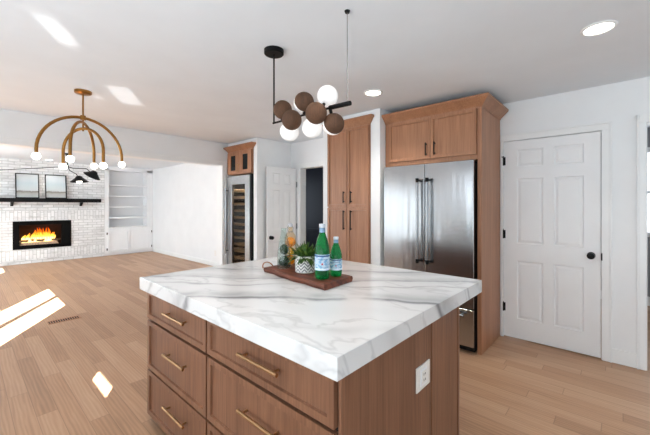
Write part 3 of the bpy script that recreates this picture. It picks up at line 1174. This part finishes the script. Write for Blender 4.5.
# potted plant
pt = thing('potted_plant', (1.461, 1.488, BTOP), 'leafy green plant in a white pot with grey chevron pattern on the board', 'plant')
o = O(pt)
PR, PH = 0.064, 0.104
b = MB(o)
b.lathe(o, [(0, 0), (PR * 0.9, 0), (PR, 0.006), (PR, PH - 0.004), (PR - 0.003, PH), (PR - 0.009, PH), (PR - 0.009, PH - 0.02), (0, PH - 0.02)], 40)
b.build('pot', 'chevron_ceramic', pt, True)
MB(o).lathe(o, [(0, PH - 0.019), (PR - 0.0095, PH - 0.019), (PR - 0.02, PH - 0.008), (0, PH - 0.006)], 20).build('soil', 'soil', pt, True)
b = MB(o)
rng = random.Random(3)
for i in range(230):
    a = rng.uniform(0, 2 * math.pi)
    r0 = rng.uniform(0.0, 0.045)
    base = Vector((o[0] + r0 * math.cos(a), o[1] + r0 * math.sin(a), o[2] + PH - 0.012))
    tilt = rng.uniform(0.15, 1.35) * (0.6 + r0 / 0.06)
    a2 = a + rng.uniform(-0.7, 0.7)
    L = rng.uniform(0.06, 0.115)
    dirv = Vector((math.sin(tilt) * math.cos(a2), math.sin(tilt) * math.sin(a2), math.cos(tilt)))
    side = dirv.cross(Vector((0, 0, 1)))
    side = side.normalized() if side.length > 1e-4 else Vector((1, 0, 0))
    nrm = side.cross(dirv)
    wd_ = rng.uniform(0.007, 0.014)
    prev = None
    for j in range(6):
        s = j / 5
        p = base + dirv * (L * s) + Vector((0, 0, -0.035 * s * s * tilt))
        w = wd_ * math.sin(math.pi * min(0.97, 0.12 + 0.88 * s)) + 0.0006
        cur = [b.v(p - side * w), b.v(p + nrm * (-0.35 * w)), b.v(p + side * w)]
        if prev:
            b.bm.faces.new((prev[0], prev[1], cur[1], cur[0]))
            b.bm.faces.new((prev[1], prev[2], cur[2], cur[1]))
        prev = cur
b.build('foliage', 'leaf', pt, True)


def carafe(name, cx, cy, label, prof, fills, mat, stopper):
    t = thing(name, (cx, cy, BTOP), label, 'bottle')
    c = (cx, cy, BTOP)
    inner = [(max(0.0, r - 0.0022), z) for r, z in prof[1:]][::-1]
    inner[-1] = (inner[-1][0], 0.006)
    MB(O(t)).lathe(c, prof + inner + [(0, 0.006)], 32).build('glass_body', mat, t, True)
    if stopper:
        zt = prof[-1][1]
        MB(O(t)).lathe((cx, cy, BTOP + zt + 0.001), [(0, 0), (0.012, 0), (0.016, 0.006), (0.015, 0.018), (0.008, 0.024), (0, 0.025)], 20).build('stopper', 'bottle_cap', t, True)
        w = MB(O(t))
        rn = prof[-1][0] + 0.0015
        for s in (-1, 1):
            w.tube([(cx + s * rn, cy - s * 0.004, BTOP + zt - 0.035), (cx + s * 0.023, cy - s * 0.005, BTOP + zt - 0.008), (cx + s * 0.014, cy, BTOP + zt + 0.014)], 0.0014, 6)
        w.tube([(cx + rn * math.cos(a), cy + rn * math.sin(a), BTOP + zt - 0.035) for a in [i * math.pi / 8 for i in range(17)]], 0.0014, 6)
        w.build('wire_bail', 'steel_handle', t, True)
    for (dx, dy, dz, r, m, sc, nm) in fills:
        MB(O(t)).sphere((cx + dx, cy + dy, BTOP + dz), r, 20, 12, sc).build(nm, m, t, True)
    return t


carafe('glass_carafe', 1.451, 1.684, 'clear tapering glass carafe holding dark green cucumber pieces at the far end of the board',
       [(0, 0), (0.038, 0), (0.044, 0.005), (0.046, 0.04), (0.042, 0.11), (0.034, 0.17), (0.024, 0.215), (0.018, 0.25), (0.019, 0.268)],
       ((0.0, 0.0, 0.048, 0.036, 'cucumber', (1, 1, 1.0), 'cucumber'), (0.002, 0.0, 0.125, 0.030, 'cucumber', (1, 1, 1.2), 'cucumber')), 'clear_glass', False)
carafe('swing_top_bottle', 1.535, 1.712, 'swing top glass bottle holding an orange and lemon pieces beside the potted plant',
       [(0, 0), (0.030, 0), (0.036, 0.005), (0.040, 0.03), (0.040, 0.195), (0.034, 0.215), (0.020, 0.235), (0.0155, 0.245), (0.0155, 0.268), (0.018, 0.272)],
       ((0.0, 0.0, 0.042, 0.031, 'orange_peel', (1, 1, 1.1), 'orange'), (0.0, 0.0, 0.102, 0.029, 'lemon_peel', (1, 1, 1.0), 'lemon'), (0.0, 0.0, 0.166, 0.0365, 'orange_peel', (1, 1, 0.95), 'orange')), 'citrus_water', True)

# ------------------------------------------------------------------ pendant over the island
pd = thing('pendant_light', (1.42, 1.43, CEIL), 'pendant of brown and white balls clustered on a black bar above the island', 'pendant light')
o = O(pd)
PX = 1.42
MB(o).lathe((1.433, 1.766, CEIL), [(0, -0.032), (0.062, -0.032), (0.067, -0.027), (0.067, -0.001), (0, -0.001)], 32).build('canopy', 'black_satin', pd, True)
MB(o).tube([(1.433, 1.766, CEIL - 0.03), (1.433, 1.766, 1.934)], 0.0055, 10).build('rod', 'black_satin', pd, True)
b = MB(o)
b.tube([(1.433, 1.775, 1.934), (1.432, 1.66, 1.934), (1.42, 1.3, 1.931), (1.413, 1.225, 1.929)], 0.0065, 10)
b.tube([(1.414, 1.24, 1.93), (1.412, 1.09, 1.925)], 0.013, 14)
b.build('bar', 'black_satin', pd, True)
MB(o).tube([(1.413, 1.112, 1.925), (1.413, 1.112, CEIL - 0.001)], 0.0022, 6).build('cable', 'grey_cable', pd, True)
MB(o).lathe((1.413, 1.112, CEIL), [(0, -0.012), (0.012, -0.012), (0.016, -0.001), (0, -0.001)], 16).build('cable_anchor', 'black_satin', pd, True)
R = 0.0615
WOODS = ((1.425, 1.665, 2.003, 0), (1.365, 1.51, 1.897, 0), (1.42, 1.457, 2.009, 1), (1.352, 1.289, 1.895, 0), (1.455, 1.245, 1.846, 1))
WHITE = ((1.45, 1.625, 1.857), (1.47, 1.437, 1.857), (1.475, 1.312, 2.028))


def joint(parent, p):
    p = Vector(p)
    q = Vector((1.42, p.y, 1.932))
    return MB(O(parent)).tube([q, q.lerp(p, 0.45)], 0.010, 10).build('joint', 'black_satin', parent, True)


for x, y, z, rim in WOODS:
    w = MB(o).sphere((x, y, z), R, 36, 24).build('wooden_ball', 'cork_wood', pd, True)
    joint(w, (x, y, z))
    if rim:
        MB(o).sphere((x + 0.004, y + 0.009, z - 0.002), R, 32, 20).build('glass_shell', 'globe_glow', w, True)
for x, y, z in WHITE:
    g = MB(o).sphere((x, y, z), R + 0.001, 36, 24).build('glass_globe', 'globe_glow', pd, True)
    joint(g, (x, y, z))

# ------------------------------------------------------------------ brass chandelier
ch = thing('chandelier', (0.755, 3.719, CEIL), 'brass chandelier of nested arches with round white bulbs, above the dining area', 'chandelier')
o = O(ch)
cx, cy = 0.755, 3.719
MB(o).lathe((cx, cy, CEIL), [(0, -0.034), (0.02, -0.034), (0.06, -0.028), (0.068, -0.022), (0.068, -0.001), (0, -0.001)], 36).build('canopy', 'brass', ch, True)
MB(o).tube([(cx, cy, CEIL - 0.03), (cx, cy, 2.06)], 0.0075, 10).lathe((cx, cy, 2.185), [(0.0, -0.02), (0.022, -0.02), (0.022, 0.02), (0.0, 0.02)], 20).build('stem', 'brass', ch, True)
for (ang, rad, ztop, zend, ox, oy) in ((0.175, 0.342, 2.185, 1.814, 0, 0), (1.022, 0.26, 2.14, 1.794, 0, 0), (-0.972, 0.21, 2.085, 1.764, 0, 0)):
    ux, uy = math.cos(ang), math.sin(ang)
    X0, Y0 = cx + ox * 0, cy + oy * 0
    zc = ztop - rad
    pts = [(X0 - ux * rad, Y0 - uy * rad, zend)]
    for i in range(25):
        a = math.pi - math.pi * i / 24
        pts.append((X0 + ux * rad * math.cos(a), Y0 + uy * rad * math.cos(a), zc + rad * math.sin(a)))
    pts.append((X0 + ux * rad, Y0 + uy * rad, zend))
    arm = MB(o).tube(pts, 0.013, 14).build('arch', 'brass', ch, True)
    for s in (-1, 1):
        p = (X0 + s * ux * rad, Y0 + s * uy * rad, zend - 0.028)
        MB(o).sphere(p, 0.031, 24, 16).build('bulb', 'bulb_glow', arm, True)

# ------------------------------------------------------------------ recessed ceiling lights
DL_GROUP = 'recessed ceiling lights'
dl0 = thing('recessed_light', (2.560, 0.100, CEIL), 'large bright recessed ceiling light near the wall of the white door', 'ceiling light', DL_GROUP)
o = O(dl0)
MB(o).lathe(o, [(0.068, -0.004), (0.073, -0.010), (0.087, -0.006), (0.088, -0.0005), (0.068, -0.0005)] + [(0.068, -0.004)], 40).build('trim_ring', 'trim_paint', dl0, True)
MB(o).lathe(o, [(0, -0.005), (0.067, -0.005), (0.067, -0.0006), (0, -0.0006)], 36).build('lens', 'downlight_glow', dl0, True)
for loc, lab in (((2.600, 1.735, CEIL), 'round recessed ceiling light just in front of the refrigerator cabinet'),
                 ((1.36, 9.90, CEIL), 'small recessed ceiling light over the fireplace in the living room')):
    c = copy_tree(dl0)
    c.location = loc
    c['_o'] = loc
    c['label'] = lab
for i, (x, y) in enumerate(((2.56, 0.10), (2.60, 1.735), (1.36, 9.90), (3.42, 3.02), (1.15, 0.95), (0.25, 1.55), (2.4, 9.3))):  # spots past the first three are added fill with no fixture
    l = bpy.data.lights.new('downlight_and_fill', 'SPOT')
    l.energy = (18, 24, 16, 18, 13, 26, 16)[i]
    l.spot_size = math.radians(120)
    l.spot_blend = 0.8
    l.shadow_soft_size = 0.08
    l.color = (1.0, 0.94, 0.86)
    lo = bpy.data.objects.new('downlight_and_fill', l)
    COL.objects.link(lo)
    lo.location = (x, y, CEIL - 0.02)

# ------------------------------------------------------------------ living room
# bookcase
bk = thing('built_in_bookcase', (3.19, 10.5, 0.0), 'white built-in bookcase with open shelves over two cupboard doors right of the fireplace', 'bookcase')
o = O(bk)
BX0, BX1, BY = 2.580, 3.806, 10.352
b = MB(o)
b.box(BX0, BX1, BY, 10.70, 0.03, 0.735).box(BX0, BX1, BY + 0.03, 10.70, 0.0, 0.03)
b.box(BX0, BX0 + 0.10, BY, 10.70, 0.76, 2.38).box(BX1 - 0.16, BX1, BY, 10.70, 0.76, 2.38).box(BX0, BX1, BY, 10.70, 2.33, 2.4345).box(BX0 + 0.1, BX1 - 0.16, 10.68, 10.70, 0.76, 2.33)
b.build('frame', 'shelf_paint', bk)
MB(o).box(BX0 - 0.004, BX1, BY - 0.025, 10.70, 0.736, 0.762, 0.004).build('counter', 'shelf_paint', bk)
for z in (1.04, 1.345, 1.65, 1.95):
    MB(o).box(BX0 + 0.101, BX1 - 0.161, BY + 0.012, 10.679, z - 0.038, z, 0.002).build('shelf', 'shelf_paint', bk)
c = (BX0 + 0.07 + BX1 - 0.05) / 2
for y0, y1, side in ((BX0 + 0.07, c - 0.010, 0), (c + 0.010, BX1 - 0.05, 1)):
    mp = lambda u, w, t, y0=y0: (y0 + u, BY - 0.001 - t, 0.075 + w)
    W, H = y1 - y0, 0.62
    d = MB(o).board(mp, W, H, 0.022, [(0.06, W - 0.06, 0.06, H - 0.06)], ((0.004, -0.019),)).build('door', 'shelf_paint', bk)
    hx = y0 - 0.012 if side == 0 else y1 + 0.012
    for z in (0.17, 0.60):
        MB(o).box(hx - 0.014, hx + 0.014, BY - 0.012, BY - 0.002, z - 0.03, z + 0.03).build('hinge', 'black_metal', d)

# mantel
mt = thing('mantel_shelf', (0.4, 10.25, 1.445), 'long black mantel beam on the white brick above the fire', 'mantel')
o = O(mt)
MB(o).box(-1.55, 2.45, 10.13, 10.348, 1.445, 1.538, 0.004).build('beam', 'black_satin', mt)
for x in (0.76, 2.05):
    MB(o).prism([(x - 0.025, 10.348, 1.443), (x - 0.025, 10.20, 1.443), (x - 0.025, 10.33, 1.35), (x - 0.025, 10.348, 1.35)], (0, 0, 0), (0.05, 0, 0)).build('bracket', 'black_satin', mt)


def picture(x0, x1, h, label):
    cx = (x0 + x1) / 2
    t = thing('framed_picture', (cx, 10.24, 1.5385), label, 'picture', 'framed pictures on the mantel')
    o = O(t)
    W = x1 - x0
    lean = 0.09 / h
    f = lambda x, d, z: (x, 10.205 + lean * z + d, 1.5395 + z)
    b = MB(o)
    fw = 0.018
    b.box(x0, x0 + fw, 0, 0.022, 0, h, mp=f).box(x1 - fw, x1, 0, 0.022, 0, h, mp=f).box(x0 + fw, x1 - fw, 0, 0.022, 0, fw, mp=f).box(x0 + fw, x1 - fw, 0, 0.022, h - fw, h, mp=f)
    b.build('frame', 'black_satin', t)
    MB(o).box(x0 + fw, x1 - fw, 0.008, 0.02, fw, h - fw, mp=f).build('print', 'misty_landscape', t)
    return t


picture(0.812, 1.225, 0.575, 'black framed misty landscape on the mantel, left of the two')
picture(1.335, 1.745, 0.575, 'black framed misty landscape on the mantel, right of the two')

# fireplace insert
fp = thing('fireplace', (1.315, 10.5, FZ0), 'black framed gas fireplace with burning logs set in the white brick', 'fireplace')
o = O(fp)
b = MB(o)
b.box(FX0 + 0.002, FX0 + 0.11, 10.335, 10.37, FZ0 + 0.002, FZ1 - 0.002).box(FX1 - 0.20, FX1 - 0.002, 10.335, 10.37, FZ0 + 0.002, FZ1 - 0.002)
b.box(FX0 + 0.11, FX1 - 0.20, 10.335, 10.37, FZ0 + 0.002, FZ0 + 0.09).box(FX0 + 0.11, FX1 - 0.20, 10.335, 10.37, FZ1 - 0.09, FZ1 - 0.002)
b.build('frame', 'black_iron', fp)
b = MB(o)
fx0, fx1, fz0, fz1 = FX0 + 0.05, FX1 - 0.06, FZ0 + 0.05, FZ1 - 0.05
b.box(fx0, fx1, 10.74, 10.76, fz0, fz1).box(fx0 - 0.02, fx0, 10.372, 10.76, fz0, fz1).box(fx1, fx1 + 0.02, 10.372, 10.76, fz0, fz1).box(fx0 - 0.02, fx1 + 0.02, 10.372, 10.76, fz0 - 0.02, fz0).box(fx0 - 0.02, fx1 + 0.02, 10.372, 10.76, fz1, fz1 + 0.02)
b.build('firebox', 'fire_brick', fp)
bx0, bx1 = FX0 + 0.12, FX1 - 0.22
MB(o).prism([(bx0, 10.40, fz0 + 0.001), (bx1, 10.40, fz0 + 0.001), (bx1 - 0.06, 10.40, fz0 + 0.105), (bx0 + 0.03, 10.40, fz0 + 0.095)], (0, 0, 0), (0, 0.26, 0)).build('ember_bed', 'ember_bed', fp)
rng = random.Random(11)
for k in range(5):
    x = bx0 + 0.08 + k * 0.14
    z = fz0 + 0.125 + 0.012 * (k % 2)
    p = [(x - 0.09, 10.44 + 0.03 * (k % 3), z), (x - 0.02, 10.46 + 0.02 * (k % 2), z + 0.012), (x + 0.05, 10.47, z + 0.006), (x + 0.12, 10.50 - 0.02 * (k % 2), z + 0.014)]
    MB(o).tube(p, [0.022, 0.027, 0.026, 0.020], 10).build('log', 'charred_log', fp, True)
for k in range(22):
    s = (k + 0.5) / 22
    x = bx0 + 0.06 + s * (bx1 - bx0 - 0.16) + rng.uniform(-0.01, 0.01)
    hgt = (0.20 + 0.24 * math.exp(-((s - 0.58) / 0.22) ** 2) + 0.10 * math.exp(-((s - 0.85) / 0.09) ** 2)) * rng.uniform(0.65, 1.05)
    wdt = rng.uniform(0.028, 0.052)
    yb = 10.47 + rng.uniform(-0.04, 0.09)
    ph = rng.uniform(0, 6)
    pts, rs = [], []
    for i in range(13):
        q = i / 12
        pts.append((x + 0.030 * math.sin(ph + 4.5 * q) * q + 0.02 * q, yb + 0.012 * math.cos(ph + 3 * q) * q, fz0 + 0.10 + hgt * q))
        rs.append(max(0.0015, wdt * (1 - q) ** 0.8 * (0.6 + 1.0 * q)))
    f = MB((pts[0][0], yb, fz0 + 0.10)).tube(pts, rs, 10)
    f.build('flame', 'flame', fp, True)

# black three armed ceiling lamp
ml = thing('ceiling_lamp', (1.434, 8.449, CEIL), 'black ceiling lamp with long thin arms and cone shades in the living room', 'lamp')
o = O(ml)
D_ = (0.7424, 0.6700)
R_ = (0.6700, -0.7424)


def at(px, py, dep=6.72):
    u = (px - 325) / 327.75 * dep
    return Vector((D_[0] * dep + R_[0] * u, D_[1] * dep + R_[1] * u, CAM_H - (py - 205.34) / 327.75 * dep))


top_ = at(67.3, 153.7)
top_.z = CEIL
MB(o).lathe(top_, [(0, -0.05), (0.03, -0.05), (0.045, -0.02), (0.05, -0.001), (0, -0.001)], 20).build('ceiling_plate', 'black_metal', ml, True)
hub = at(68.3, 166.5)
MB(o).tube([top_ - Vector((0, 0, 0.04)), (top_.x, top_.y, hub.z)], 0.010, 8).sphere((top_.x, top_.y, hub.z), 0.022, 14, 10).build('stem', 'black_metal', ml, True)
hub = Vector((top_.x, top_.y, hub.z))


def shade(c, axis, parent, s=1.0):
    q = Vector((0, 0, -1)).rotation_difference(Vector(axis).normalized())
    mp = lambda x, y, z: tuple(q @ Vector((x * 1.25, y, z)))
    sh = MB(o).lathe(c, [(0.02 * s, 0.10 * s), (0.045 * s, 0.09 * s), (0.07 * s, 0.045 * s), (0.165 * s, -0.06 * s), (0.16 * s, -0.062 * s), (0.065 * s, 0.038 * s), (0.02 * s, 0.08 * s), (0.02 * s, 0.10 * s)], 28, mp).build('shade', 'black_metal', parent, True)
    MB(o).sphere(Vector(c) + q @ Vector((0, 0, -0.045 * s)), 0.06 * s, 18, 12).build('bulb', 'bulb_glow', sh, True)
    return sh


a1 = MB(o).tube([hub, at(69.5, 170.5), at(76, 174), at(78.3, 177.5)], 0.008, 8).build('arm', 'black_metal', ml, True)
shade(at(79, 179.6), (0.05, -0.1, -1), a1, 0.8)
a2 = MB(o).tube([hub, at(72.5, 168.2), at(86, 168.6), at(89.5, 171.5)], 0.008, 8).build('arm', 'black_metal', ml, True)
shade(at(93, 174.3), (-0.42, 0.50, -0.9), a2, 0.78)
le = at(0, 170.0)
far = hub + (le - hub) * 1.25
a3 = MB(o).tube([hub, hub.lerp(le, 0.5), le, far, far + Vector((-0.05, 0.05, -0.1))], 0.007, 8).build('arm', 'black_metal', ml, True)
shade(far + Vector((-0.06, 0.06, -0.17)), (-0.1, 0.1, -1), a3, 0.9)

# outlets low on the living room wall
ot = thing('wall_outlet', (WX - 0.001, 6.756, 0.295), 'white outlet low on the living room wall, the one nearer the bookcase', 'outlet', 'living room outlets')
o = O(ot)
MB(o).box(WX - 0.007, WX - 0.001, 6.721, 6.791, 0.24, 0.352, 0.002).build('plate', 'plastic_white', ot)
b = MB(o)
for z in (0.272, 0.32):
    b.box(WX - 0.009, WX - 0.0068, 6.74, 6.772, z - 0.016, z + 0.016, 0.001)
b.build('socket', 'shelf_paint', ot)
c = copy_tree(ot)
c.location = (WX - 0.001, 6.42, 0.30)
c['label'] = 'white outlet low on the living room wall, the one nearer the kitchen opening'

# floor register
vt = thing('floor_register', (0.82, 4.93, 0.0), 'slotted brown metal floor register set in the oak planks', 'floor vent')
o = O(vt)
b = MB(o)
b.box(0.665, 0.975, 4.875, 4.885, 0.0005, 0.005).box(0.665, 0.975, 4.985, 4.995, 0.0005, 0.005).box(0.665, 0.675, 4.885, 4.985, 0.0005, 0.005).box(0.965, 0.975, 4.885, 4.985, 0.0005, 0.005)
for k in range(13):
    x = 0.686 + k * 0.0225
    b.box(x, x + 0.009, 4.885, 4.985, 0.0005, 0.005)
b.build('grille', 'cabinet_oak', vt)
MB(o).box(0.675, 0.965, 4.885, 4.985, 0.0003, 0.0012).build('duct_shade', 'gap_shade', vt)  # dark sheet standing in for the shaded duct under the slots

for ob in list(scene.objects):
    if '_o' in ob:
        del ob['_o']
